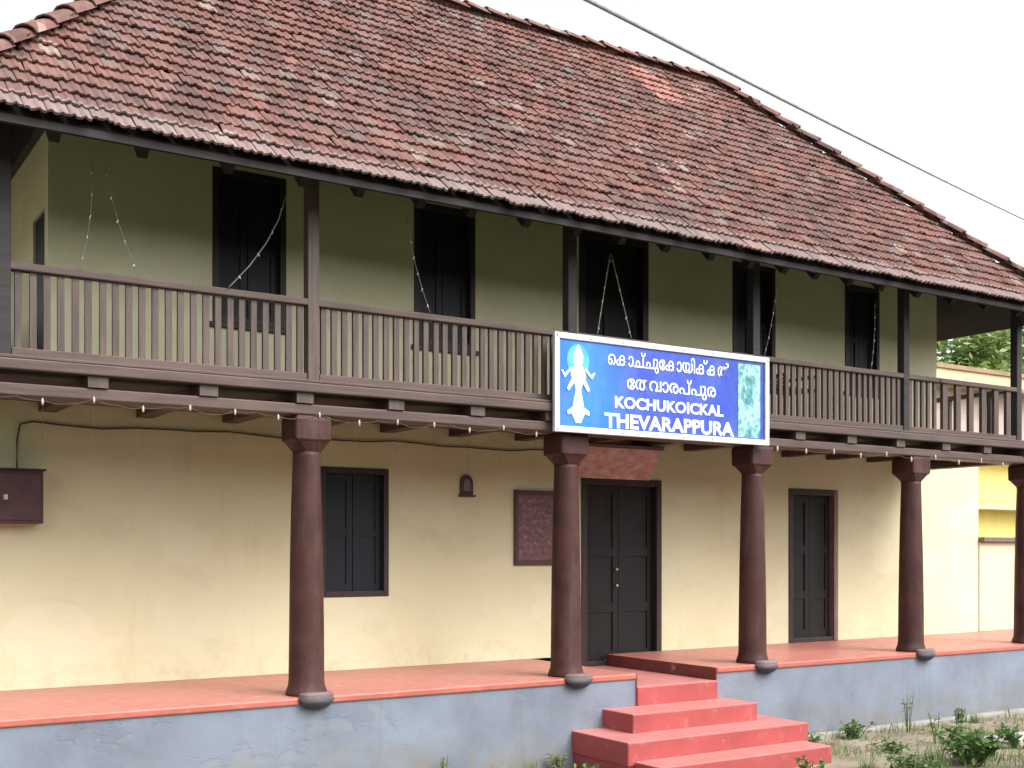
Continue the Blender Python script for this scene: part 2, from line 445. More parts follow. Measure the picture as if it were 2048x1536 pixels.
# ------------------------------------------------------------------ key dimensions
Df, Dw, Du = 8.525, 10.262, 9.50      # plinth face, lower wall face, upper wall face
Dc = Df + .17                         # column centres
Dr = Df + .10                         # railing
Ur0, Ur1 = 1.40, 12.93                # railing corners
E0, E1, De, Ze = .85, 13.08, 7.975, F + 3.965   # eave corners, eave line, eave height
HW, RISE = 2.95, 3.02
TAN = RISE / HW; TILE_C = HW / math.hypot(HW, RISE); TILE_S = RISE / math.hypot(HW, RISE)
TILE_W, TILE_ROW, TILE_U0, TILE_D0 = .142, .170, E0, De
M['tile'] = tile_mat('weathered_clay_tile'); M['tile_new'] = tile_mat('fresh_clay_tile', True)

# ------------------------------------------------------------------ ground
def structure(o): o['kind'] = 'structure'; return o
g = MB()
xs = [-300, -60, -15] + [x * .5 for x in range(0, 36)] + [22, 40, 90, 320]
ys = [-200, -40, -8] + [y * .5 for y in range(0, 22)] + [16, 40, 90, 400]
rg = random.Random(3)
gz = {}
for i, x in enumerate(xs):
    for j, y in enumerate(ys):
        g.v.append((x, y, (rg.random() - .5) * .03 if 1 < x < 17 and 0 < y < 8 else 0))
for i in range(len(xs) - 1):
    for j in range(len(ys) - 1):
        a = i * len(ys) + j; g.f.append((a, a + len(ys), a + len(ys) + 1, a + 1))
structure(g.build('ground', M['ground'], smooth=True))
# unseen green bank added behind the camera to block low sky and shade the walls
hb = MB(); hr = random.Random(8); nx, ny = 60, 16
for i in range(nx + 1):
    for j in range(ny + 1):
        x = -60 + 150 * i / nx; t = j / ny; y = -9 - 34 * t
        z = 6.8 * (1 - math.cos(math.pi * min(1, t * 1.6))) / 2 + (hr.uniform(-.7, .9) if j else -.3) + 1.2 * math.sin(x * .35 + j)* min(1, t * 3)
        hb.v.append((x, y + hr.uniform(-.5, .5), z))
for i in range(nx):
    for j in range(ny):
        a = i * (ny + 1) + j; hb.f.append((a, a + 1, a + ny + 2, a + ny + 1))
structure(hb.build('unseen_shade_bank', M['unseen_shade_bank'], smooth=True))
ring = []
for k in range(26):
    y = 5.0 + k * .1
    ring.append((10.55 + .16 * math.sin(k * 1.7) + .12 * math.sin(k * 3.1) + (y - 7.5) * -.02, y))
pm2 = MB()
pts = [p for p in ring if p[1] < 7.5]
top = [(p[0], p[1], .034) for p in pts] + [(30, pts[-1][1], .034), (30, pts[0][1], .034)]
bot = [(x, y, -.08) for x, y, z in top]
pm2.rings([bot[::-1], top[::-1]])
structure(pm2.build('path', M['path']))
structure(MB().box(8.55, 16.1, Df - .10, Df + .03, -.05, .035).build('pavement_apron', M['concrete'], bevel=.012))

# ------------------------------------------------------------------ the house
house = thing('house', 'two storey cream house with brown timber balcony and red clay tile roof', 'house')

# plinth with the notch in front of the door
N0, N1, NZ = 6.89, 7.90, F - .125
P0, P1 = .6, 16.0
b = MB(); b.box(P0, N0, Df, 13.3, -.2, F - .055); b.box(N1, P1, Df, 13.3, -.2, F - .055)
b.box(N0, N1, Df + .001, 13.3, -.2, NZ - .04)
b.build('plinth', M['plinth'], house)
b = MB(); b.box(P0 - .015, N0, Df - .018, Dw + .02, F - .055, F); b.build('veranda_floor', M['red'], house, bevel=.012)
b = MB(); b.box(N1, P1, Df - .018, Dw + .02, F - .055, F); b.build('veranda_floor', M['red'], house, bevel=.012)
b = MB(); b.box(N1 - .012, N1 + .002, Df - .01, Dw + .01, NZ - .01, F - .003); b.build('notch_cheek', M['red_shaded'], house)
b = MB(); b.box(N0 - .002, N0 + .012, Df - .01, Dw + .01, NZ - .01, F - .003); b.build('notch_cheek', M['red_shaded'], house)

# steps that widen towards the ground
stair = group_part('staircase', house)
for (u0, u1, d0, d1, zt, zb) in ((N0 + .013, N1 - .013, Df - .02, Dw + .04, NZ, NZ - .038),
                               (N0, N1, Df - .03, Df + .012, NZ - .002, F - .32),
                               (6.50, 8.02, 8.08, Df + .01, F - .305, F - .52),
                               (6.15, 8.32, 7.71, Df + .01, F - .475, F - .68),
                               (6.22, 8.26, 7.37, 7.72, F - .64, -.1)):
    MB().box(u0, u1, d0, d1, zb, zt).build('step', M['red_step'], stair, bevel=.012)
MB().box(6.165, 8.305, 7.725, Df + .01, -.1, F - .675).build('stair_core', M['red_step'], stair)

# lower walls
LW = (4.463, 5.187, F + .703, F + 1.947)
LD = (7.53, 8.665, NZ + .003, F + 1.95)
LD2 = (10.716, 11.60, F + .003, F + 1.92)
LU0, LU1, LZ = 1.2, 14.5, F + 2.40
wall_grid(LU0, LU1, F + .0015, LZ, [LW, (LD[0], LD[1], F + .0015, LD[3]), (LD2[0], LD2[1], F + .0015, LD2[3])],
          lambda a, t, z: (a, Dw + t, z), .28).build('lower_wall', M['wall'], house)
b = MB(); b.box(LU0, LU0 + .28, Dw + .28, 13.2, F - .05, LZ); b.box(LU1 - .28, LU1, Dw + .28, 13.2, F - .05, LZ); b.box(LU0, LU1, 13.2, 13.45, F - .05, LZ)
b.build('lower_wall', M['wall'], house)
# half wall closing the veranda at the right end
MB().box(14.502, 15.38, Dw - .02, Dw + .14, F + .001, F + 1.27).build('end_wall', M['wall'], house, bevel=.01)
MB().box(14.502, 15.45, Dw - .09, Dw + .2, F + 1.27, F + 1.34).build('coping', M['frame_pale'], house, bevel=.01)
b = MB(); b.tube([(15.40, Dw - .1, F + .002), (15.40, Dw - .1, F + 1.2)], .035, 10); b.build('drain_pipe', M['pipe_grey'], house, smooth=True)

def window(u0, u1, z0, z1, D, depth=.10, matf='frame', fw=.055, name='window', sill=True):
    w = group_part(name, house)
    b = MB()
    y0, y1 = D - .012, D + .11
    b.box(u0, u0 + fw, y0, y1, z0, z1); b.box(u1 - fw, u1, y0, y1, z0, z1)
    b.box(u0 + fw, u1 - fw, y0, y1, z1 - fw, z1); b.box(u0 + fw, u1 - fw, y0, y1, z0, z0 + fw)
    b.build('frame', M[matf], w, bevel=.006)
    um = (u0 + u1) / 2
    for s0, s1 in ((u0 + fw, um - .004), (um + .004, u1 - fw)):
        b = MB(); yy = D + .055; t = .028; st = .06
        b.box(s0, s0 + st, yy, yy + t, z0 + fw, z1 - fw); b.box(s1 - st, s1, yy, yy + t, z0 + fw, z1 - fw)
        zm = (z0 + z1) / 2
        for q0, q1 in ((z0 + fw, z0 + fw + .07), (zm - .035, zm + .035), (z1 - fw - .07, z1 - fw)):
            b.box(s0 + st, s1 - st, yy + .002, yy + t, q0, q1)
        b.box(s0 + st, s1 - st, yy + .014, yy + t - .002, z0 + fw + .07, zm - .035)
        b.box(s0 + st, s1 - st, yy + .014, yy + t - .002, zm + .035, z1 - fw - .07)
        b.build('shutter', M['shutter'], w)
    if sill: MB().box(u0 - .03, u1 + .03, D - .03, D - .001, z0 - .045, z0 - .002).build('sill', M[matf], w, bevel=.005)
    return w
window(*LW, Dw, sill=False)

def door(u0, u1, z0, z1, D, lit_right=False, knobs=True):
    w = group_part('door', house); fw = .075; y0, y1 = D - .014, D + .13
    MB().box(u0, u0 + fw, y0, y1, z0, z1).build('jamb', M['frame'], w, bevel=.006)
    MB().box(u1 - fw, u1, y0, y1, z0, z1).build('jamb', M['frame_pale' if lit_right else 'frame'], w, bevel=.006)  # right jamb can be painted paler for the light falling on it
    MB().box(u0 + fw, u1 - fw, y0, y1, z1 - fw, z1).build('lintel', M['frame'], w, bevel=.006)
    MB().box(u0 + fw, u1 - fw, y0 + .02, y1, z0, z0 + .05).build('threshold', M['frame'], w, bevel=.006)
    um = (u0 + u1) / 2
    for k, (s0, s1) in enumerate(((u0 + fw, um - .003), (um + .003, u1 - fw))):
        yy = D + .07; t = .035; st = .075; zb, zt = z0 + .05, z1 - fw
        b = MB(); b.box(s0, s0 + st, yy, yy + t, zb, zt); b.box(s1 - st, s1, yy, yy + t, zb, zt)
        zz = [zb + (zt - zb) * q for q in (0, .3, .62, 1)]
        for q in range(4):
            c = min(max(zz[q], zb + .05), zt - .05); b.box(s0 + st, s1 - st, yy + .002, yy + t, c - .05, c + .05)
        for q in range(3):
            b.box(s0 + st, s1 - st, yy + .016, yy + t - .002, min(max(zz[q], zb + .05), zt - .05) + .05, min(max(zz[q + 1], zb + .05), zt - .05) - .05)
        lf = b.build('leaf', M['door'], w)
        if knobs:
            kx = s1 - .04 if k == 0 else s0 + .04
            for kz in (.88, 1.06):
                q = MB(); q.tube([(kx, yy - .001, z0 + kz), (kx, yy - .02, z0 + kz), (kx, yy - .03, z0 + kz)], [.010, .012, .020], 10)
                q.tube([(kx, yy - .03, z0 + kz), (kx, yy - .045, z0 + kz)], [.020, .012], 10)
                if k == 0: q.build('knob', M['steel'], lf, smooth=True)
    return w
door(*LD, Dw)
door(*LD2, Dw, lit_right=True, knobs=False)

# columns
def ring_sq(c, h, z, ch):
    x, y = c
    k = h - ch
    return [(x + sx, y + sy, z) for sx, sy in ((-k, -h), (k, -h), (h, -k), (h, k), (k, h), (-k, h), (-h, k), (-h, -k))]
def column(U):
    c = group_part('column', house)
    b = MB(); cc = (U, Dc); ns = 24; rc = random.Random(int(U * 100)); ph = rc.uniform(0, 6)
    prof = [(.166, .0), (.166, .02), (.158, .045), (.147, .075), (.142, .12), (.139, .5), (.132, 1.0), (.122, 1.5), (.110, 1.90), (.112, 1.932)]
    b.rings([[(U + r * (1 + .012 * math.sin(3 * w + z * 4 + ph)) * math.cos(w), Dc + r * (1 + .012 * math.sin(2 * w + z * 3 + ph)) * math.sin(w), F + .002 + z)
              for w in (2 * math.pi * k / ns for k in range(ns))] for r, z in prof])
    b.build('shaft', M['column'], c, smooth=True)
    b = MB()
    b.rings([ring_sq(cc, h, F + z, ch) for h, z, ch in ((.100, 1.933, .05), (.112, 1.955, .05), (.140, 2.01, .03), (.150, 2.022, .02), (.154, 2.03, .014), (.156, 2.18, .014), (.148, 2.215, .014))])
    b.build('capital', M['column'], c, bevel=.006)
    # worn pad on the plinth edge; dark bowl below stands in for its shadow
    b = MB(); n = 14
    arc = [(U + .145 * math.cos(math.pi + math.pi * k / n), Df - .02 + .085 * math.sin(math.pi + math.pi * k / n)) for k in range(n + 1)]
    b.rings([[(x, y, F - .012) for x, y in arc], [(x, y, F + .025) for x, y in arc], [(U + (x - U) * .85, Df - .02 + (y - Df + .02) * .8, F + .04) for x, y in arc]])
    b.build('base_pad', M['base_cap'], c, smooth=False)
    b = MB(); rr = []
    for t in (0, .25, .5, .75, 1):
        s = math.cos(t * math.pi / 2) * .98 + .02
        rr.append([(U + .15 * s * math.cos(math.pi + math.pi * k / n), Df - .021 + .09 * s * math.sin(math.pi + math.pi * k / n), F - .0125 - .085 * math.sin(t * math.pi / 2)) for k in range(n + 1)])
    b.rings(rr[::-1]); b.build('shadow_bowl', M['shadow_bowl'], c, smooth=True)
    return c
CU = [1.17, 3.665, 6.209, 8.559, 11.049, 13.24]
for u in CU: column(u)

# beam, joists, deck
b = MB(); b.box(1.0, 13.6, Df + .012, Df + .29, F + 2.216, F + 2.300); b.build('balcony_beam', M['wood'], house, bevel=.01)
b = MB(); b.box(12.86, 13.04, Df + .30, Dw + 2.8, F + 2.216, F + 2.302); b.build('balcony_beam', M['wood'], house, bevel=.01)
u = 1.24
jm = MB().box(-.07, .07, Df - .005, Dw + .1, F + 2.304, F + 2.385).mesh('joist', M['wood_v'])
while u < 13.05:
    j = link('joist', jm, house); j.location = (u + random.uniform(-.015, .015), 0, 0); u += .785
MB().box(1.08, 13.10, Df - .04, Df + .06, F + 2.386, F + 2.462).build('edge_board', M['wood'], house, bevel=.01)
MB().box(1.10, 13.08, Df - .025, Df + .14, F + 2.464, F + 2.488).build('edge_board', M['wood'], house, bevel=.006)
pl = MB(); d = Df + .062
while d < 13.2:
    pl.box(1.12, 13.06, d, d + .176, F + 2.386, F + 2.462); d += .18
pl.build('balcony_floor', M['dark_wood'], house)

# railing
def railing(p0, p1, spacing, bw, bt):
    r = group_part('railing', house)
    p0, p1 = Vector(p0), Vector(p1); d = (p1 - p0); L = d.length; d.normalize(); q = Vector((-d.y, d.x, 0))
    z = Vector((0, 0, 1)); mid = (p0 + p1) / 2
    MB().obox(mid + z * (F + 2.520), d, q, z, L / 2, .04, .030).build('bottom_rail', M['wood'], r, bevel=.006)
    MB().obox(mid + z * (F + 3.112), d, q, z, L / 2 + .02, .045, .028).build('top_rail', M['wood'], r, bevel=.01)
    me = MB().box(-bw / 2, bw / 2, -bt / 2, bt / 2, F + 2.549, F + 3.085).mesh('baluster', M['wood_v'])
    n = int(L / spacing)
    for k in range(n):
        o = link('baluster', me, r); c = p0 + d * ((k + .5) * L / n + random.uniform(-.004, .004))
        o.location = (c.x, c.y, 0); o.rotation_euler = (0, 0, math.atan2(d.y, d.x))
    return r
PU = [1.40, 3.678, 6.20, 8.504, 10.83, 12.93]
for a, b_ in zip(PU[:-2], PU[1:-1]):
    railing((a + .052, Dr, 0), (b_ - .052, Dr, 0), .0925, .046, .03)
railing((PU[-2] + .052, Dr, 0), (11.42, Dr, 0), .0925, .046, .03)
railing((11.42, Dr, 0), (PU[-1] - .052, Dr, 0), .215, .085, .04)      # the open end bay has broad, widely set balusters
railing((Ur1, Dr + .06, 0), (Ur1, 12.9, 0), .60, .06, .05)
railing((Ur0, Dr + .06, 0), (Ur0, 12.9, 0), .12, .05, .04)
railing((Ur0 + .05, 12.95, 0), (4.0, 12.95, 0), .12, .05, .04)
for k, u in enumerate(PU):
    MB().box(u - .048, u + .048, Dr - .048, Dr + .048, F + 2.489, Ze + .50).build('balcony_post', M['dark_wood'] if k not in (1,) else M['wood_v'], house, bevel=.006)
for (u, d) in ((Ur0, 12.95), (Ur1, 12.95)):
    MB().box(u - .048, u + .048, d - .048, d + .048, F + 2.463, Ze + .50).build('balcony_post', M['dark_wood'], house, bevel=.006)
MB().box(1.2, 13.0, Dr - .05, Dr + .05, Ze + .40, Ze + .50).build('wall_plate', M['dark_wood'], house)

# upper walls
UZ0, UZ1 = F + 2.464, Ze + .47
UW = [(3.167, 3.815, F + 3.06, F + 4.355), (5.064, 5.72, F + 3.05, F + 4.372), (9.048, 9.704, F + 3.05, F + 4.357), (10.868, 11.475, F + 3.05, F + 4.334)]
UD = (6.945, 7.842, UZ0, F + 4.40)
UL, URt = 1.87, 12.57
wall_grid(UL, URt, UZ0, UZ1, UW + [UD], lambda a, t, z: (a, Du + t, z), .12).build('upper_wall', M['wall'], house)
SD = (9.63, 10.09, UZ0, F + 3.83)
wall_grid(Du + .12, 11.08, UZ0, F + 4.43, [SD], lambda a, t, z: (UL + t, 2 * 0 + a, z), .14).build('upper_wall', M['wall'], house)
MB().box(2.3, 11.7, Du + .001, Du + .119, UZ1, Ze + 1.30).build('upper_wall', M['wall'], house)
for q in ((UL + .14, 4.2, 10.94, 11.08), (4.06, 4.2, 11.08, 12.8), (4.2, URt, 12.66, 12.8), (URt - .14, URt, Du + .12, 12.66)):
    MB().box(*q, UZ0, UZ1).build('upper_wall', M['wall'], house)
MB().box(UL - .06, UL + .13, Du + .0, 11.2, F + 4.432, Ze + .82).build('wall_plate', M['dark_wood'], house)
MB().box(UL + .02, UL + .05, SD[0], SD[1], SD[2] + .001, SD[3]).build('side_door', M['door'], house)
for w in UW: window(*w, Du, name='window')
door(*UD, Du, knobs=False)

# roof: solid boarded hip, rafters, fascia, tiles
roof = group_part('roof', house)
Yb = De + 2 * HW
b = MB(); t = .05
def hz(z): return z
c = [(E0 + .06, De + .06, Ze - .01), (E1 - .06, De + .06, Ze - .01), (E1 - .06, Yb - .06, Ze - .01), (E0 + .06, Yb - .06, Ze - .01)]
r0, r1 = (E0 + HW, De + HW, Ze + RISE - .055), (E1 - HW, De + HW, Ze + RISE - .055)
for off in (0, -t):
    q = [(x, y, z + off) for x, y, z in c]; a0 = (r0[0], r0[1], r0[2] + off); a1 = (r1[0], r1[1], r1[2] + off)
    fs = [(q[0], q[1], a1, a0), (q[1], q[2], a1), (q[2], q[3], a0, a1), (q[3], q[0], a0)]
    for fq in fs: b.quad(*(fq if off == 0 else fq[::-1]))
for i in range(4):
    p, q = c[i], c[(i + 1) % 4]
    b.quad((p[0], p[1], p[2] - t), (q[0], q[1], q[2] - t), q, p)
b.build('roof_boarding', M['dark_wood'], roof)
# fascia boards on the four sides
b = MB(); b.box(E0 + .05, E1 - .05, De + .075, De + .098, Ze - .06, Ze - .004); b.build('fascia', M['black_wood'], roof)
b = MB(); b.box(E1 - .058, E1 - .035, De + .06, Yb - .06, Ze - .06, Ze - .004); b.build('fascia', M['black_wood'], roof)
b = MB(); b.box(E0 + .035, E0 + .058, De + .06, Yb - .06, Ze - .06, Ze - .004); b.build('fascia', M['black_wood'], roof)
b = MB(); b.box(E0 + .05, E1 - .05, Yb - .058, Yb - .035, Ze - .06, Ze - .004); b.build('fascia', M['black_wood'], roof)
RU = [1.1, 1.65, 2.233, 2.848, 3.425, 3.884, 4.42, 4.892, 5.431, 5.95, 6.45, 6.965, 7.515, 8.031, 8.48, 8.928, 9.42, 9.907, 10.5, 11.1, 11.7, 12.3]
Ld = 2.3
for u in RU:
    L = min(Ld, (u - E0) / TILE_C * .96, (E1 - u) / TILE_C * .96)
    if L < .25: continue
    s = Vector((0, TILE_C, TILE_S)); n = Vector((0, -TILE_S, TILE_C)); e = Vector((1, 0, 0))
    st = Vector((u, De + .10, Ze + .04 - .01)) - n * .115
    MB().obox(st + s * L / 2, e, s, n, .035, L / 2, .05).build('rafter', M['black_wood'], roof)

def slope(o, e, s, n, L, i0, i1):
    return dict(o=Vector(o), e=Vector(e), s=Vector(s), n=Vector(n), L=L)
FR = slope((E0, De, Ze), (1, 0, 0), (0, TILE_C, TILE_S), (0, -TILE_S, TILE_C), E1 - E0, 0, 0)
RT = slope((E1, De, Ze), (0, 1, 0), (-TILE_C, 0, TILE_S), (TILE_S, 0, TILE_C), 2 * HW, 0, 0)
LT = slope((E0, Yb, Ze), (0, -1, 0), (TILE_C, 0, TILE_S), (-TILE_S, 0, TILE_C), 2 * HW, 0, 0)
BK = slope((E1, Yb, Ze), (-1, 0, 0), (0, -TILE_C, TILE_S), (0, TILE_S, TILE_C), E1 - E0, 0, 0)
SL = math.hypot(HW, RISE)
NROW = int(SL / TILE_ROW) + 1
def tile_mesh(name, m, seed):
    """one interlocking tile: two rolls, a lower nib edge; origin at its lower left corner"""
    rr = random.Random(seed); b = MB(); n = 10; LEN = TILE_ROW + .035
    def h(t): return .008 + .013 * max(0, math.sin(2 * math.pi * (2 * t) - .6)) ** 1.3 + .003 * math.sin(9 * t + seed)
    for (y, lift) in ((0, .027), (LEN, -.002)):
        for k in range(n + 1):
            t = k / n; b.v.append((t * (TILE_W - .004) + .002, y + (rr.uniform(-.004, .004) if y == 0 else 0), h(t) + lift))
    for k in range(n + 1): x, y, z = b.v[k]; b.v.append((x, y + .004, z - .020))
    for k in range(n):
        b.f.append((k, k + 1, n + 2 + k, n + 1 + k)); b.f.append((k + 1, k, 2 * n + 2 + k, 2 * n + 3 + k))
    b.f.append((0, n + 1, 2 * n + 2)); b.f.append((n, 3 * n + 2, 2 * n + 1))
    return b.mesh(name, m)
variants = [tile_mesh('tile', M['tile'], k) for k in range(4)]
fresh_me = tile_mesh('tile', M['tile_new'], 9)
def tile_slots(S):
    for i in range(NROW):
        s = i * TILE_ROW; ins = s * TILE_C
        k = -1
        while True:
            u = (k + (.5 if i % 2 else 0)) * TILE_W; k += 1
            if u > S['L']: break
            if u < ins - .06 or u + TILE_W > S['L'] - ins + .06 or s > SL - .03: continue
            yield i, u, s
def project(p):
    v = p - Vector((0, 0, EYE)); fu, ru = .54283, .83984
    d = v.x * fu + v.y * ru; r = v.x * ru - v.y * fu
    return 1024 + 2327.2 * r / d, 1101 - v.z * 2327.2 / d, d
def tile_mtx(S, u, s, rr):
    a = rr.gauss(0, .014); sk = rr.gauss(0, .009); lift = abs(rr.gauss(0, .004))
    if rr.random() < .05: a += rr.gauss(0, .05); sk -= rr.uniform(0, .03); lift += rr.uniform(0, .008)
    e, sv, n = S['e'], S['s'], S['n']
    o = S['o'] + e * u + sv * (s + sk) + n * (lift + .004)
    m = Matrix(((e.x, sv.x, n.x, o.x), (e.y, sv.y, n.y, o.y), (e.z, sv.z, n.z, o.z), (0, 0, 0, 1)))
    return m @ Matrix.Rotation(a, 4, 'Z') @ Matrix.Rotation(rr.gauss(0, .012), 4, 'Y')
rt = random.Random(11)
front = []
for i, u, s in tile_slots(FR):
    mt = tile_mtx(FR, u, s, rt); c = mt @ Vector((TILE_W / 2, TILE_ROW / 2, 0)); px, py, dd = project(c)
    fresh = ((c.x - 8.78) / .26) ** 2 + ((c.y - 10.52) / .30) ** 2 < 1
    vis = -10 < px < 2058 and -10 < py < 1540
    front.append((0 if fresh else 1, dd if vis else 1e3 + dd, mt, fresh, i))
front.sort(key=lambda q: (q[0], q[1]))
rest = MB()
def bake(me, mt):
    k = len(rest.v); rest.v += [tuple(mt @ v.co) for v in me.vertices]
    rest.f += [tuple(k + i for i in p.vertices) for p in me.polygons]
for q, (a, dd, mt, fresh, i) in enumerate(front):
    me = fresh_me if fresh else variants[rt.randrange(4)]
    if q < 300:
        o = link('tile', me, roof); o.matrix_world = mt
    else: bake(me, mt)
for S in (RT, LT, BK):
    for i, u, s in tile_slots(S): bake(variants[rt.randrange(4)], tile_mtx(S, u, s, rt))
rest.build('tile_field', M['tile'], roof, kind='stuff')
# half-round hip and ridge tiles
def cap_line(p, q, n):
    p, q = Vector(p), Vector(q); d = (q - p) / n
    for k in range(n):
        a = p + d * k; L = d.length * 1.12; ax = d.normalized(); side = ax.cross(Vector((0, 0, 1))).normalized(); up = side.cross(ax)
        b = MB(); R0, R1 = .10, .085; m = 6; rings = []
        for (t, rad, lf) in ((0, R0, .03), (L, R1, .008)):
            o = a + ax * t + up * (lf + rt.uniform(-.006, .006)) + side * rt.uniform(-.008, .008)
            outer = [o + side * math.cos(math.pi * j / m) * rad + up * (math.sin(math.pi * j / m) * rad * .72) for j in range(m + 1)]
            inner = [o + side * math.cos(math.pi * j / m) * (rad - .014) + up * (math.sin(math.pi * j / m) * (rad - .014) * .72 - .002) for j in range(m, -1, -1)]
            rings.append(outer + inner)
        b.rings(rings); b.build('ridge_tile', M['tile'], roof)
Zr = Ze + RISE
cap_line((E1 - .02, De + .02, Ze + .075), (E1 - HW, De + HW, Zr + .06), 17)
cap_line((E1 - .05, Yb - .05, Ze + .05), (E1 - HW, De + HW, Zr + .02), 17)
cap_line((E0 + .02, De + .02, Ze + .055), (E0 + HW, De + HW, Zr + .055), 17)
cap_line((E0 + .05, Yb - .05, Ze + .05), (E0 + HW, De + HW, Zr + .02), 17)
cap_line((E0 + HW, De + HW, Zr + .05), (E1 - HW, De + HW, Zr + .05), 24)

# ------------------------------------------------------------------ the signboard
SY = Df - .055                      # back of the board
S0, S1, SZ0, SZ1 = 5.90, 8.535, F + 2.205, F + 3.09
sign = thing('signboard', 'blue printed name board with white lettering hung on the balcony railing', 'sign')
b = MB(); fw = .055
b.box(S0, S1, SY - .04, SY, SZ1 - fw, SZ1); b.box(S0, S1, SY - .04, SY, SZ0, SZ0 + fw)
b.box(S0, S0 + fw, SY - .04, SY, SZ0 + fw, SZ1 - fw); b.box(S1 - fw, S1, SY - .04, SY, SZ0 + fw, SZ1 - fw)
b.build('frame', M['sign_frame'], sign, bevel=.005)
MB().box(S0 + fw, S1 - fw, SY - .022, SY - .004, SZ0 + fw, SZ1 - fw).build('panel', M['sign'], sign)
FY = SY - .023
def text_part(name, body, u0, u1, z0, z1, bold, m, parent, y=FY, depth=.004):
    cu = bpy.data.curves.new('lettering', 'FONT'); cu.body = body; cu.size = 1.0; cu.extrude = .01; cu.offset = bold; cu.resolution_u = 3
    to = bpy.data.objects.new('lettering_source', cu); COL.objects.link(to)
    dg = bpy.context.evaluated_depsgraph_get(); dg.update()
    me = bpy.data.meshes.new_from_object(to.evaluated_get(dg))
    bpy.data.objects.remove(to); bpy.data.curves.remove(cu)
    vs = [v.co.copy() for v in me.vertices]
    if not vs: return None
    xa, xb = min(v.x for v in vs), max(v.x for v in vs); ya, yb = min(v.y for v in vs), max(v.y for v in vs)
    za = max(abs(v.z) for v in vs) or 1
    for v, c in zip(me.vertices, vs):
        v.co = (u0 + (c.x - xa) / (xb - xa) * (u1 - u0), y - (depth if c.z > 0 else 0), z0 + (c.y - ya) / (yb - ya) * (z1 - z0))
    me.materials.clear(); me.materials.append(m)
    return link(name, me, parent)
H = SZ1 - SZ0
def zf(t): return SZ1 - H * t
text_part('lettering', '\u0D46\u0D15\u0D3E\u0D1A\u0D4D\u0D1A\u0D41\u0D47\u0D15\u0D3E\u0D2F\u0D3F\u0D15\u0D4D\u0D15\u0D7D', 6.50, 8.00, zf(.315), zf(.105), .010, M['white_letter'], sign)
text_part('lettering', '\u0D47\u0D24\u0D35\u0D3E\u0D30\u0D2A\u0D4D\u0D2A\u0D41\u0D30', 6.72, 7.82, zf(.55), zf(.345), .011, M['white_letter'], sign)
text_part('lettering', 'KOCHUKOICKAL', 6.58, 7.92, zf(.715), zf(.59), .03, M['white_letter'], sign)
text_part('lettering', 'THEVARAPPURA', 6.46, 8.06, zf(.925), zf(.77), .032, M['white_letter'], sign)
# printed standing figure emblem, pale cyan
def flat(name, pts, m, parent, y=FY, th=.002):
    MB().prism(pts, y - th, y).build(name, m, parent)
def ell(cx, cz, a, c_, n=20): return [(cx + a * math.cos(2 * math.pi * k / n), cz + c_ * math.sin(2 * math.pi * k / n)) for k in range(n)]
em = group_part('emblem', sign); ex = 6.165
flat('halo', ell(ex, zf(.27), .125, .15), M['cyan_halo'], em)
flat('crown', [(ex - .05, zf(.30)), (ex + .05, zf(.30)), (ex + .055, zf(.22)), (ex + .03, zf(.15)), (ex, zf(.10)), (ex - .03, zf(.15)), (ex - .055, zf(.22))], M['cyan'], em, FY - .0025)
flat('body', [(ex - .045, zf(.50)), (ex - .03, zf(.56)), (ex - .075, zf(.80)), (ex - .03, zf(.90)), (ex + .03, zf(.90)), (ex + .075, zf(.80)), (ex + .03, zf(.56)),
              (ex + .05, zf(.50)), (ex + .085, zf(.42)), (ex + .06, zf(.34)), (ex + .03, zf(.305)), (ex - .03, zf(.305)), (ex - .06, zf(.34)), (ex - .085, zf(.42))], M['cyan'], em, FY - .0025)
for s in (-1, 1):
    flat('arm', [(ex + s * .07, zf(.36)), (ex + s * .15, zf(.45)), (ex + s * .19, zf(.38)), (ex + s * .175, zf(.37)), (ex + s * .145, zf(.405)), (ex + s * .08, zf(.33))][::s], M['cyan'], em, FY - .005)
    flat('arm', [(ex + s * .06, zf(.42)), (ex + s * .13, zf(.56)), (ex + s * .105, zf(.58)), (ex + s * .04, zf(.48))][::s], M['cyan'], em, FY - .0055)
    flat('sash', [(ex + s * .05, zf(.73)), (ex + s * .125, zf(.78)), (ex + s * .12, zf(.82)), (ex + s * .05, zf(.80))][::s], M['cyan'], em, FY - .005)
MB().box(8.12, 8.42, FY - .002, FY, zf(.925), zf(.10)).build('picture', M['picture'], sign)
scr = MB().tube([(0, 0, 0), (0, -.006, 0)], .011, 8).mesh('screw', M['steel'])
for k in range(8):
    for zz in (SZ0 + fw / 2, SZ1 - fw / 2):
        o = link('screw', scr, sign); o.location = (S0 + .03 + (S1 - S0 - .06) * k / 7, SY - .0402, zz)
for u in (6.3, 7.2, 8.1):
    b = MB(); b.box(u - .012, u + .012, SY + .0, Df + .06, SZ1 - .03, SZ1 - .015); b.build('bracket', M['steel'], sign)

# ------------------------------------------------------------------ things on the lower wall
mb = thing('meter_box', 'dark brown wooden meter box fixed to the cream wall at far left', 'box')
MB().box(1.36, 1.945, Dw - .20, Dw - .001, F + 1.37, F + 1.80).build('case', M['maroon'], mb, bevel=.006)
MB().box(1.385, 1.92, Dw - .215, Dw - .2005, F + 1.395, F + 1.775).build('lid', M['maroon'], mb, bevel=.005)
MB().box(1.34, 1.965, Dw - .225, Dw - .001, F + 1.8005, F + 1.815).build('top', M['frame'], mb)
MB().box(1.64, 1.67, Dw - .225, Dw - .2155, F + 1.56, F + 1.60).build('latch', M['steel'], mb)

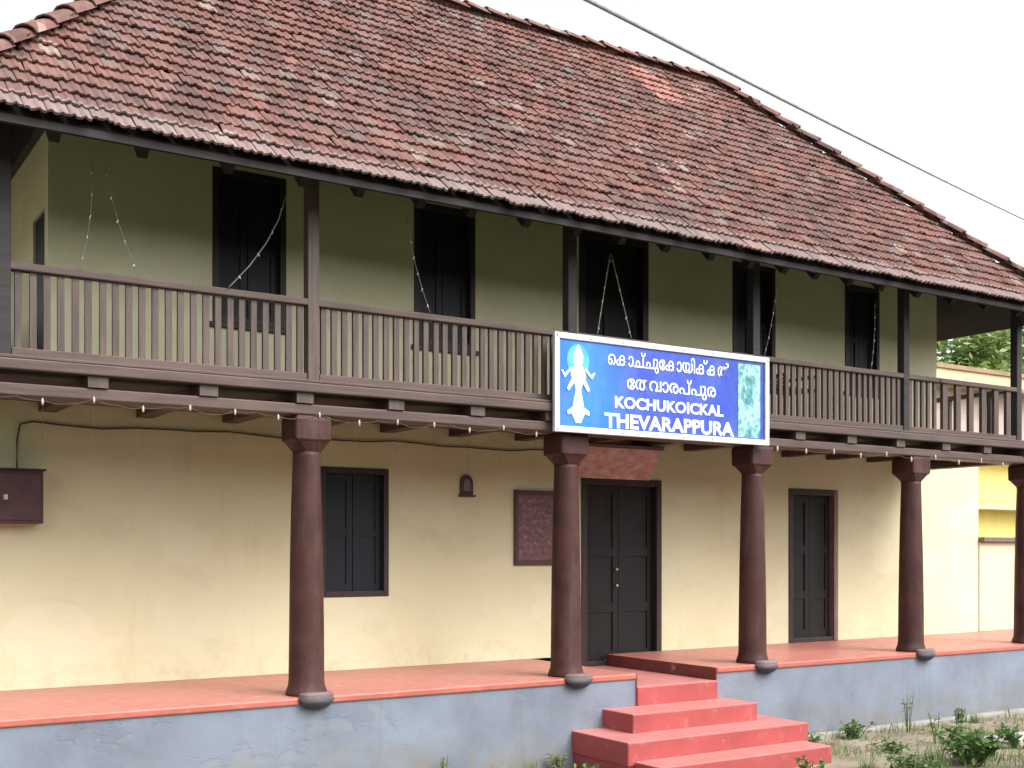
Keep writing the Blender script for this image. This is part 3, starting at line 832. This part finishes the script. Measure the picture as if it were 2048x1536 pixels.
pq = thing('notice_board', 'weathered maroon notice plaque on the wall beside the main door', 'notice board')
MB().box(6.70, 7.19, Dw - .018, Dw - .001, F + 1.045, F + 1.735).build('panel', M['plaque'], pq)
b = MB()
b.box(6.651, 7.24, Dw - .03, Dw - .001, F + 1.736, F + 1.786); b.box(6.651, 7.24, Dw - .03, Dw - .001, F + .994, F + 1.044)
b.box(6.651, 6.699, Dw - .03, Dw - .001, F + 1.044, F + 1.736); b.box(7.191, 7.24, Dw - .03, Dw - .001, F + 1.044, F + 1.736)
b.build('frame', M['maroon'], pq, bevel=.004)

nc = thing('wall_lamp_niche', 'small arched maroon lamp niche on the wall between window and plaque', 'niche')
cx, cz, w = 6.07, F + 1.72, .075
arch = [(cx - w, cz), (cx + w, cz)] + [(cx + w * math.cos(math.pi * k / 10), cz + .12 + .085 * math.sin(math.pi * k / 10)) for k in range(11)]
w2 = .038
arch2 = [(cx - w2, cz + .04), (cx + w2, cz + .04)] + [(cx + w2 * math.cos(math.pi * k / 10), cz + .11 + .05 * math.sin(math.pi * k / 10)) for k in range(11)]
MB().prism(arch, Dw - .02, Dw - .001).build('surround', M['maroon'], nc)
MB().prism(arch2, Dw - .026, Dw - .0205).build('inset', M['base_cap'], nc)
MB().box(cx - .09, cx + .09, Dw - .05, Dw - .001, cz - .022, cz - .001).build('shelf', M['maroon'], nc)

bd = thing('tilted_board', 'faded pinkish red board hung tilted over the main doorway', 'board')
p0 = Vector((7.40, 10.21, F + 1.945)); p1 = Vector((8.44, 10.21, F + 1.945)); tp = Vector((0, -.235, .345))
ax = Vector((1, 0, 0)); up = tp.normalized(); nn = ax.cross(up)
mid = (p0 + p1) / 2 + tp / 2
MB().obox(mid, ax, up, nn, .52, tp.length / 2, .010).build('panel', M['faded_red'], bd, bevel=.003)
MB().obox(mid + tp / 2 * 1.0 + nn * .014, ax, up, nn, .53, .022, .012).build('top_batten', M['maroon'], bd, bevel=.003)
for u in (7.6, 8.3):
    b = MB(); b.tube([(u, mid.y + tp.y / 2, mid.z + tp.z / 2), (u, Dw - .01, F + 2.37)], .004, 6); b.build('hanging_wire', M['wire_dark'], bd)

# cable along the wall
b = MB(); cab = [(1.775, Dw - .012, F + 1.82), (1.775, Dw - .012, F + 2.06), (1.80, Dw - .012, F + 2.19), (1.9, Dw - .012, F + 2.218)]
for k in range(1, 20):
    u = 1.9 + 5.3 * k / 19; cab.append((u, Dw - .014, F + 2.216 - .012 * math.sin(k * .9) - .008 * (k % 3)))
b.tube(cab, .007, 6); tag(b.build('wall_cable', M['wire_dark'], smooth=True), 'dark electric cable clipped along the top of the lower wall', 'cable')

# ------------------------------------------------------------------ fairy lights
bulb_me = MB().rings([[(.0075 * r * math.cos(2 * math.pi * k / 8), .0075 * r * math.sin(2 * math.pi * k / 8), z) for k in range(8)]
                      for r, z in ((.7, .014), (1.1, 0), (1.3, -.014), (.9, -.03), (.2, -.036))]).mesh('bulb', M['bulb'], True)
def light_string(label, pts, r=.0028, nb=10, sag=0, scale=1.0, wire='wire_pale', group='fairy light strings on the balcony'):
    t = thing('fairy_light_string', label, 'string lights', group)
    P = [Vector(p) for p in pts]; path = []
    for a, c in zip(P[:-1], P[1:]):
        for k in range(12):
            q = a.lerp(c, k / 12); q.z -= sag * 4 * (k / 12) * (1 - k / 12); path.append(q)
    path.append(P[-1])
    b = MB(); b.tube(path, r, 5); b.build('wire', M[wire], t, smooth=True)
    for k in range(nb):
        o = link('bulb', bulb_me, t); o.location = path[int((k + .5) / nb * (len(path) - 1))] ; o.scale = (scale * .62,) * 3
        o.rotation_euler = (random.uniform(-.6, .6), random.uniform(-.6, .6), 0)
    return t
ZE, ZT = Ze - .06, F + 3.14
def hang(u_top, u_bot, bow=0.0, ztop=None, y=Dr - .06):
    m = Vector(((u_top + u_bot) / 2 + bow, y, (ZE + ZT) / 2)); zt = ztop or ZE
    a, c = Vector((u_top, y, zt)), Vector((u_bot, y, ZT))
    return [a, a.lerp(m, .5) + Vector((bow * .25, 0, 0)), m, m.lerp(c, .5) + Vector((bow * .25, 0, 0)), c]
light_string('light string slanting across the big window next to the leftmost balcony post', hang(3.44, 2.98, .07), nb=4, r=.005)
light_string('light string hanging down at the far left end of the balcony', hang(1.98, 1.90, .03), nb=5)
light_string('second light string from the left slanting down before plain upper wall', hang(2.07, 2.31, -.03), nb=5)
light_string('light string hanging down the left edge of the second upper window', hang(4.50, 4.72, -.03), nb=6)
light_string('left leg of the light string triangle before the upper door', hang(6.62, 6.47, .0), nb=6, r=.005)
light_string('right leg of the light string triangle before the upper door', hang(6.63, 6.87, .0), nb=6, r=.005)
light_string('light string hanging before the upper window above the right end of the sign', hang(8.78, 8.60, .02), nb=6)
light_string('light string hanging before the rightmost upper window', hang(10.28, 10.22, .02), nb=6)
fs = []
k = 0; u = 1.3
while u < 5.95:
    fs.append((u, Df + .015, F + 2.205 + .022 * math.sin(k * 1.9) - .015 * (k % 2))); u += .172; k += 1
t = light_string('festoon of small pale bulbs strung under the balcony beam left of the sign', fs, r=.003, nb=0, sag=.012, wire='wire_dark', group='icicle lights under the beam')
for (x, y, z) in fs[::2]:
    o = link('bulb', bulb_me, t); o.location = (x, y - .006, z); o.scale = (.95, .95, .95)
for q, (x, y, z) in enumerate(fs):
    if q % 2 == 0: MB().tube([(x, y, z - .02), (x + random.uniform(-.01, .01), y, z - random.uniform(.15, .42))], .0012, 4).build('drop_wire', M['wire_dark'], t)
fs2 = [(8.75 + .21 * k, Df + .015, F + 2.205 + .02 * math.sin(k * 1.7)) for k in range(20)]
t = light_string('festoon of small pale bulbs strung under the balcony beam right of the sign', fs2, r=.003, nb=0, sag=.012, wire='wire_dark', group='icicle lights under the beam')
for (x, y, z) in fs2[::2]:
    o = link('bulb', bulb_me, t); o.location = (x, y - .006, z); o.scale = (1.2,) * 3

# ------------------------------------------------------------------ chair on the balcony
ch = thing('wooden_chair', 'dark wooden chair standing on the balcony behind the railing by the sign', 'chair')
cu, cd, fz = 9.42, 9.06, F + 2.463
for sx in (-.2, .2):
    MB().box(cu + sx - .02, cu + sx + .02, cd - .21, cd - .17, fz, fz + .44).build('leg', M['dark_wood'], ch, bevel=.004)
    MB().box(cu + sx - .02, cu + sx + .02, cd + .17, cd + .21, fz, fz + .62 + .0).build('leg', M['dark_wood'], ch, bevel=.004)
    MB().box(cu + sx - .022, cu + sx + .022, cd - .22, cd + .168, fz + .56, fz + .59).build('armrest', M['dark_wood'], ch, bevel=.004)
    MB().box(cu + sx - .018, cu + sx + .018, cd - .205, cd - .172, fz + .441, fz + .559).build('arm_post', M['dark_wood'], ch)
MB().box(cu - .22, cu + .22, cd - .22, cd + .168, fz + .41, fz + .4395).build('seat', M['dark_wood'], ch, bevel=.005)
b = MB()
for k in range(4): b.box(cu - .178, cu + .178, cd + .178, cd + .198, fz + .46 + k * .042 , fz + .49 + k * .042)
b.build('backrest', M['dark_wood'], ch)

# ------------------------------------------------------------------ overhead cable and its pole
def ray(px, py, d):
    fu, ru = .54283, .83984; t = (px - 1024) / 2327.2
    return Vector(((ru * t + fu) * d, (ru - fu * t) * d, EYE + (1101 - py) / 2327.2 * d))
A, B = ray(1180, 2, 7.0), ray(2230, 518, 40.0)
pts = []
for k in range(31):
    q = A.lerp(B, k / 30); q.z -= .10 * 4 * (k / 30) * (1 - k / 30); pts.append(q)
back = A + (A - B).normalized() * 14
b = MB(); b.tube([back] + pts, .014, 6)
tag(b.build('overhead_cable', M['wire_sky'], smooth=True), 'overhead service cable crossing the white sky beside the roof', 'cable')
po = thing('utility_pole', 'tall concrete utility pole carrying the overhead cable out to the right', 'pole')
b = MB(); b.tube([(B.x, B.y + .15, -.2), (B.x, B.y + .15, B.z + .6)], [.17, .10], 10); b.build('shaft', M['pole'], po, smooth=True)
MB().box(B.x - .6, B.x + .6, B.y + .02, B.y + .045, B.z - .06, B.z + .04).build('crossarm', M['steel'], po)
b = MB(); b.tube([(back.x, back.y, -.2), (back.x, back.y, back.z + .5)], [.17, .10], 10)

# ------------------------------------------------------------------ neighbouring house
nb = thing('neighbour_house', 'bright yellow neighbouring house with sandy parapet beyond the right end', 'house')
HX0, HX1, HY = 20.6, 33.0, 17.0
wins = [(25.9, 27.0, F + 1.0, F + 2.0), (29, 30.2, F + 1.0, F + 2.0)]
wall_grid(HX0, HX1, -.2, F + 3.25, wins, lambda a, t, z: (a, HY + t, z), .25).build('wall', M['yellow'], nb)
MB().box(HX0 - .05, HX1 + .05, HY - .45, HY - .001, F + 2.10, F + 2.20).build('sunshade', M['cream2'], nb, bevel=.01)
MB().box(HX0 - .15, HX1 + .1, HY - .35, HY + 8, F + 3.252, F + 3.40).build('floor_slab', M['cream2'], nb, bevel=.01)
MB().box(HX0, HX1, HY + .05, HY + .3, F + 3.402, F + 4.88).build('wall', M['pinkgrey'], nb)
MB().box(HX0 - .3, HX1 + .3, HY - .4, HY + .4, F + 4.882, F + 4.98).build('roof_edge', M['tan_roof'], nb, bevel=.01)
MB().box(HX0 - .2, HX1 + .2, HY - .1, HY + .1, F + 4.982, F + 5.30).build('parapet', M['cream2'], nb, bevel=.01)
MB().box(HX0 - .25, HX1 + .25, HY - .15, HY + .15, F + 5.302, F + 5.40).build('coping', M['tan_roof'], nb)
b = MB(); b.box(HX0, HX0 + .25, HY + .26, HY + 8, -.2, F + 3.25); b.box(HX0, HX0 + .25, HY + .31, HY + 8, F + 3.402, F + 4.88); b.box(HX0, HX1, HY + 8.01, HY + 8.2, -.2, F + 4.88)
b.build('wall', M['yellow'], nb)
for w in wins:
    q = group_part('window', nb); MB().box(w[0], w[1], HY + .1, HY + .13, w[2], w[3]).build('pane', M['shutter'], q)
    b = MB(); b.box(w[0], w[0] + .07, HY + .05, HY + .098, w[2], w[3]); b.box(w[1] - .07, w[1], HY + .05, HY + .098, w[2], w[3]); b.box(w[0] + .07, w[1] - .07, HY + .05, HY + .098, w[3] - .07, w[3])
    b.build('frame', M['frame_pale'], q)
tk = thing('water_tank', 'white plastic water tank on the roof of the yellow house', 'tank')
tc = (25.35, 17.9); rr = []
for r_, z in ((.5, 0), (.52, .08), (.50, .12), (.52, .2), (.52, .32), (.50, .36), (.52, .44), (.48, .56), (.3, .66), (.16, .68), (.16, .74), (.02, .76)):
    rr.append([(tc[0] + r_ * math.cos(2 * math.pi * k / 18), tc[1] + r_ * math.sin(2 * math.pi * k / 18), F + 4.89 + z) for k in range(18)])
MB().rings(rr).build('tank_body', M['white_tank'], tk, smooth=True)
b = MB(); b.tube([(tc[0] + .5, tc[1], F + 4.95), (tc[0] + .8, tc[1], F + 4.95), (tc[0] + .8, tc[1], F + 3.5)], .03, 8); b.build('outlet_pipe', M['pipe_grey'], tk)

# ------------------------------------------------------------------ trees
def tree(label, x, y, h, cr, leaf, n, seed, low=.35):
    rr = random.Random(seed); t = thing('leafy_tree', label, 'tree', 'trees behind the houses'); t.location = (x, y, 0)
    b = MB(); th = h * .55; bend = rr.uniform(-.4, .4)
    b.tube([(0, 0, -.2), (bend * .2, 0, th * .4), (bend * .6, bend * .3, th * .8), (bend, bend * .5, th * 1.25)], [.24, .19, .14, .05], 9)
    tips = []
    for k in range(9):
        a = rr.uniform(0, 6.28); z0 = th * rr.uniform(.5, 1.1); L = cr * rr.uniform(.6, .95)
        e = Vector((math.cos(a) * L, math.sin(a) * L, z0 + h * rr.uniform(.08, .35)))
        b.tube([(bend * .5, 0, z0), (e.x * .5 + bend * .4, e.y * .5, z0 + (e.z - z0) * .65), tuple(e)], [.09, .055, .02], 6); tips.append(e)
    b.build('trunk', M['bark'], t, smooth=True)
    cl = [(tp_, rr.uniform(.28, .46) * cr) for tp_ in tips]
    for k in range(16):
        a = rr.uniform(0, 6.28); q = rr.random() ** .5 * cr * .8
        cl.append((Vector((math.cos(a) * q, math.sin(a) * q, h * rr.uniform(low, .98) - q * .2)), rr.uniform(.22, .42) * cr))
    m = MB()
    for k in range(n):
        c, r_ = cl[rr.randrange(len(cl))]
        v = Vector((rr.gauss(0, 1), rr.gauss(0, 1), rr.gauss(0, .8))).normalized() * r_ * (rr.random() ** .4)
        p = c + v; s = rr.uniform(.09, .2)
        a = Vector((rr.gauss(0, 1), rr.gauss(0, 1), rr.gauss(0, .5))).normalized(); bb = a.cross(Vector((rr.gauss(0, 1), rr.gauss(0, 1), rr.gauss(0, 1)))).normalized()
        m.quad(p - a * s, p - bb * s * .42, p + a * s, p + bb * s * .42)
    m.build('crown', leaf, t)
tree('bright yellow green tree rising behind the yellow house', 37.4, 27.6, 11.2, 2.6, M['leaf_c'], 9000, 1, .5)
tree('dark blue green tree right of the bright one behind the yellow house', 42.0, 29.2, 12.6, 3.4, M['leaf_b'], 11000, 2)
tree('mid green tree nearest the cream wall corner behind the yellow house', 36.6, 31.0, 10.6, 3.4, M['leaf_a'], 9000, 3)
tree('tall mid green tree at the far right behind the yellow house', 46.5, 28.0, 12.0, 4.2, M['leaf_a'], 8000, 4)
tree('green tree seen through the gap at the left end of the balcony', 4.6, 27.5, 9.0, 3.8, M['leaf_a'], 7000, 5, .2)

# ------------------------------------------------------------------ weeds and grass at the foot of the plinth
def weed(label, x, y, h, spread, nst, seed, m='weed', broad=.02, lpb=6):
    rr = random.Random(seed); t = thing('weed', label, 'weed', 'weeds in front of the house'); t.location = (x, y, 0)
    st, lf = MB(), MB()
    for k in range(nst):
        a = rr.uniform(0, 6.28); L = h * rr.uniform(.6, 1.05); o = spread * rr.uniform(.3, 1)
        base = Vector((math.cos(a) * spread * .2, math.sin(a) * spread * .2, -.02)); tip = Vector((math.cos(a) * o, math.sin(a) * o, L))
        mid_ = base.lerp(tip, .5) + Vector((0, 0, L * .15))
        st.tube([base, mid_, tip], [.005, .004, .002], 5)
        for q in range(lpb):
            f = rr.uniform(.25, 1); p = (base.lerp(mid_, f * 2) if f < .5 else mid_.lerp(tip, f * 2 - 1))
            d = Vector((rr.gauss(0, 1), rr.gauss(0, 1), rr.gauss(.3, .5))).normalized(); ll = rr.uniform(2.2, 4.2) * broad
            w = d.cross(Vector((rr.gauss(0, .3), rr.gauss(0, .3), 1))).normalized() * broad * .8
            lf.quad(p, p + d * ll * .5 + w, p + d * ll - Vector((0, 0, ll * .2)), p + d * ll * .5 - w)
    st.build('stem', M['weed'], t); lf.build('leaves', M[m], t)
weed('large leafy green weed at the bottom right corner', 9.25, 6.62, .34, .36, 40, 21, broad=.03, lpb=9)
weed('low dark weed left of the large leafy one at bottom right', 8.42, 6.62, .16, .26, 20, 22, broad=.026)
weed('thin tall weed standing against the blue plinth right of the steps', 10.35, 8.18, .42, .07, 5, 23, 'grass', .014)
weed('small bright weed at the plinth foot further right of the steps', 11.1, 8.1, .22, .10, 9, 24, 'grass', .02)
weed('slender weed on bare soil above the large leafy one', 10.0, 7.55, .32, .10, 7, 25, 'grass', .016)
weed('small weed at the plinth foot below the second column', 5.9, 8.40, .16, .12, 9, 26, 'grass', .018)
weed('thin pale weed against the plinth between the first two columns', 4.78, 8.44, .26, .05, 4, 27, 'grass', .012)
weed('small weed just left of the lowest red step', 5.92, 7.95, .15, .14, 12, 28, 'weed', .02)
weed('low weed on soil in front of the lowest red step', 7.65, 7.05, .14, .16, 12, 29, 'weed', .02)
weed('spreading weed hugging the plinth foot midway along the right side', 9.55, 8.22, .16, .2, 18, 41, 'weed', .022)
weed('small weed at the plinth foot close right of the steps', 8.78, 8.12, .14, .14, 12, 42, 'grass', .02)
weed('low creeping weed on soil midway between steps and path', 9.2, 7.5, .10, .22, 18, 43, 'weed', .02)
weed('leafy weed at the edge of the cement path', 10.45, 6.95, .2, .2, 20, 44, 'weed', .024)
# sparse grass
gr = MB(); rr = random.Random(5)
for k in range(26000):
    x = rr.uniform(4.0, 15); y = rr.uniform(4.0, 8.45)
    if 5.9 < x < 8.45 and y > 7.2: continue
    if x > 10.4 and y < 7.5: continue
    if x > 8.5 and y > Df - .21: continue
    dn = math.sin(x * 2.3 + 1.1) * math.sin(y * 3.1 + x) + .55 * math.sin(x * 6.1 + y * 4.7)
    if dn < rr.uniform(-.15, .9): continue
    h = rr.uniform(.03, .10) * (1.5 if y > 8.1 or y < 7.1 else 1); a = rr.uniform(0, 6.28); w = .004
    dx, dy = math.cos(a) * w, math.sin(a) * w; lx, ly = rr.gauss(0, .025), rr.gauss(0, .025)
    gr.quad((x - dx, y - dy, -.01), (x + dx, y + dy, -.01), (x + dx * .6 + lx * .5, y + dy * .6 + ly * .5, h * .6), (x + lx, y + ly, h))
gr.build('grass', M['grass'], kind='stuff')['label'] = 'sparse short grass on the sandy ground before the house'

def tuft(label, x, y, h, spread, n, seed):
    rr = random.Random(seed); m = MB()
    for k in range(n):
        a = rr.uniform(0, 6.28); L = h * rr.uniform(.5, 1.1); o = spread * rr.uniform(.2, 1); w = rr.uniform(.003, .006)
        bx, by = rr.gauss(0, spread * .25), rr.gauss(0, spread * .25); dx, dy = -math.sin(a) * w, math.cos(a) * w; pr = None
        for t in (0, .35, .7, 1):
            px_, py_, pz_ = bx + math.cos(a) * o * t * t, by + math.sin(a) * o * t * t, L * (t - .28 * t * t * (o / spread)) - .01
            q = 1 - t * .92; cur = ((px_ - dx * q, py_ - dy * q, pz_), (px_ + dx * q, py_ + dy * q, pz_))
            if pr: m.quad(pr[0], pr[1], cur[1], cur[0])
            pr = cur
    o_ = m.build('grass_tuft', M['grass']); o_.location = (x, y, 0)
    tag(o_, label, 'grass', 'grass tufts before the house')
tuft('long arching grass tuft just left of the large leafy weed', 8.86, 6.72, .34, .30, 90, 31)
tuft('pale grass tuft on the soil behind the large leafy weed', 9.95, 7.15, .30, .22, 70, 32)
tuft('short grass tuft at the bottom edge right of the steps', 8.25, 6.95, .17, .16, 60, 33)
tuft('grass tuft at the plinth foot left of the steps', 5.55, 8.32, .20, .14, 60, 34)
tuft('grass tuft at the plinth foot below the fourth column', 11.55, 8.22, .20, .16, 60, 35)
pb = MB(); rr = random.Random(12)
def pebble(x, y, r_):
    k = len(pb.v); q = [r_ * rr.uniform(.7, 1.2) for _ in range(6)]
    pb.v += [(x + q[0], y, .0), (x, y + q[1], .0), (x - q[2], y, .0), (x, y - q[3], .0), (x, y, q[4] * .7), (x, y, -q[5] * .5)]
    pb.f += [tuple(k + i for i in t_) for t_ in ((0, 1, 4), (1, 2, 4), (2, 3, 4), (3, 0, 4), (1, 0, 5), (2, 1, 5), (3, 2, 5), (0, 3, 5))]
for k in range(900):
    x = rr.uniform(5, 14); y = 8.42 - abs(rr.gauss(0, .75))
    if 5.98 < x < 8.4 and y > 7.3: continue
    if x > 10.3 and y < 7.55: continue
    pebble(x, y, min(.035, .006 + rr.expovariate(110)))
pb.build('pebbles', M['pebble'], kind='stuff')['label'] = 'small stones and grit scattered on the soil by the plinth'
dl = MB()
for k in range(420):
    x = rr.uniform(5, 14); y = 8.42 - abs(rr.gauss(0, .55))
    if 5.98 < x < 8.4 and y > 7.3: continue
    a = rr.uniform(0, 6.28); L = rr.uniform(.015, .04); z = .012 + (.03 if x > 8.5 and y > Df - .12 else 0)
    ca, sa = math.cos(a) * L, math.sin(a) * L
    dl.quad((x - ca, y - sa, z), (x + sa * .45, y - ca * .45, z + rr.uniform(0, .012)), (x + ca, y + sa, z + rr.uniform(0, .01)), (x - sa * .45, y + ca * .45, z + rr.uniform(0, .012)))
dl.build('leaf_litter', M['dead_leaf'], kind='stuff')['label'] = 'dry fallen leaves lying along the foot of the plinth'
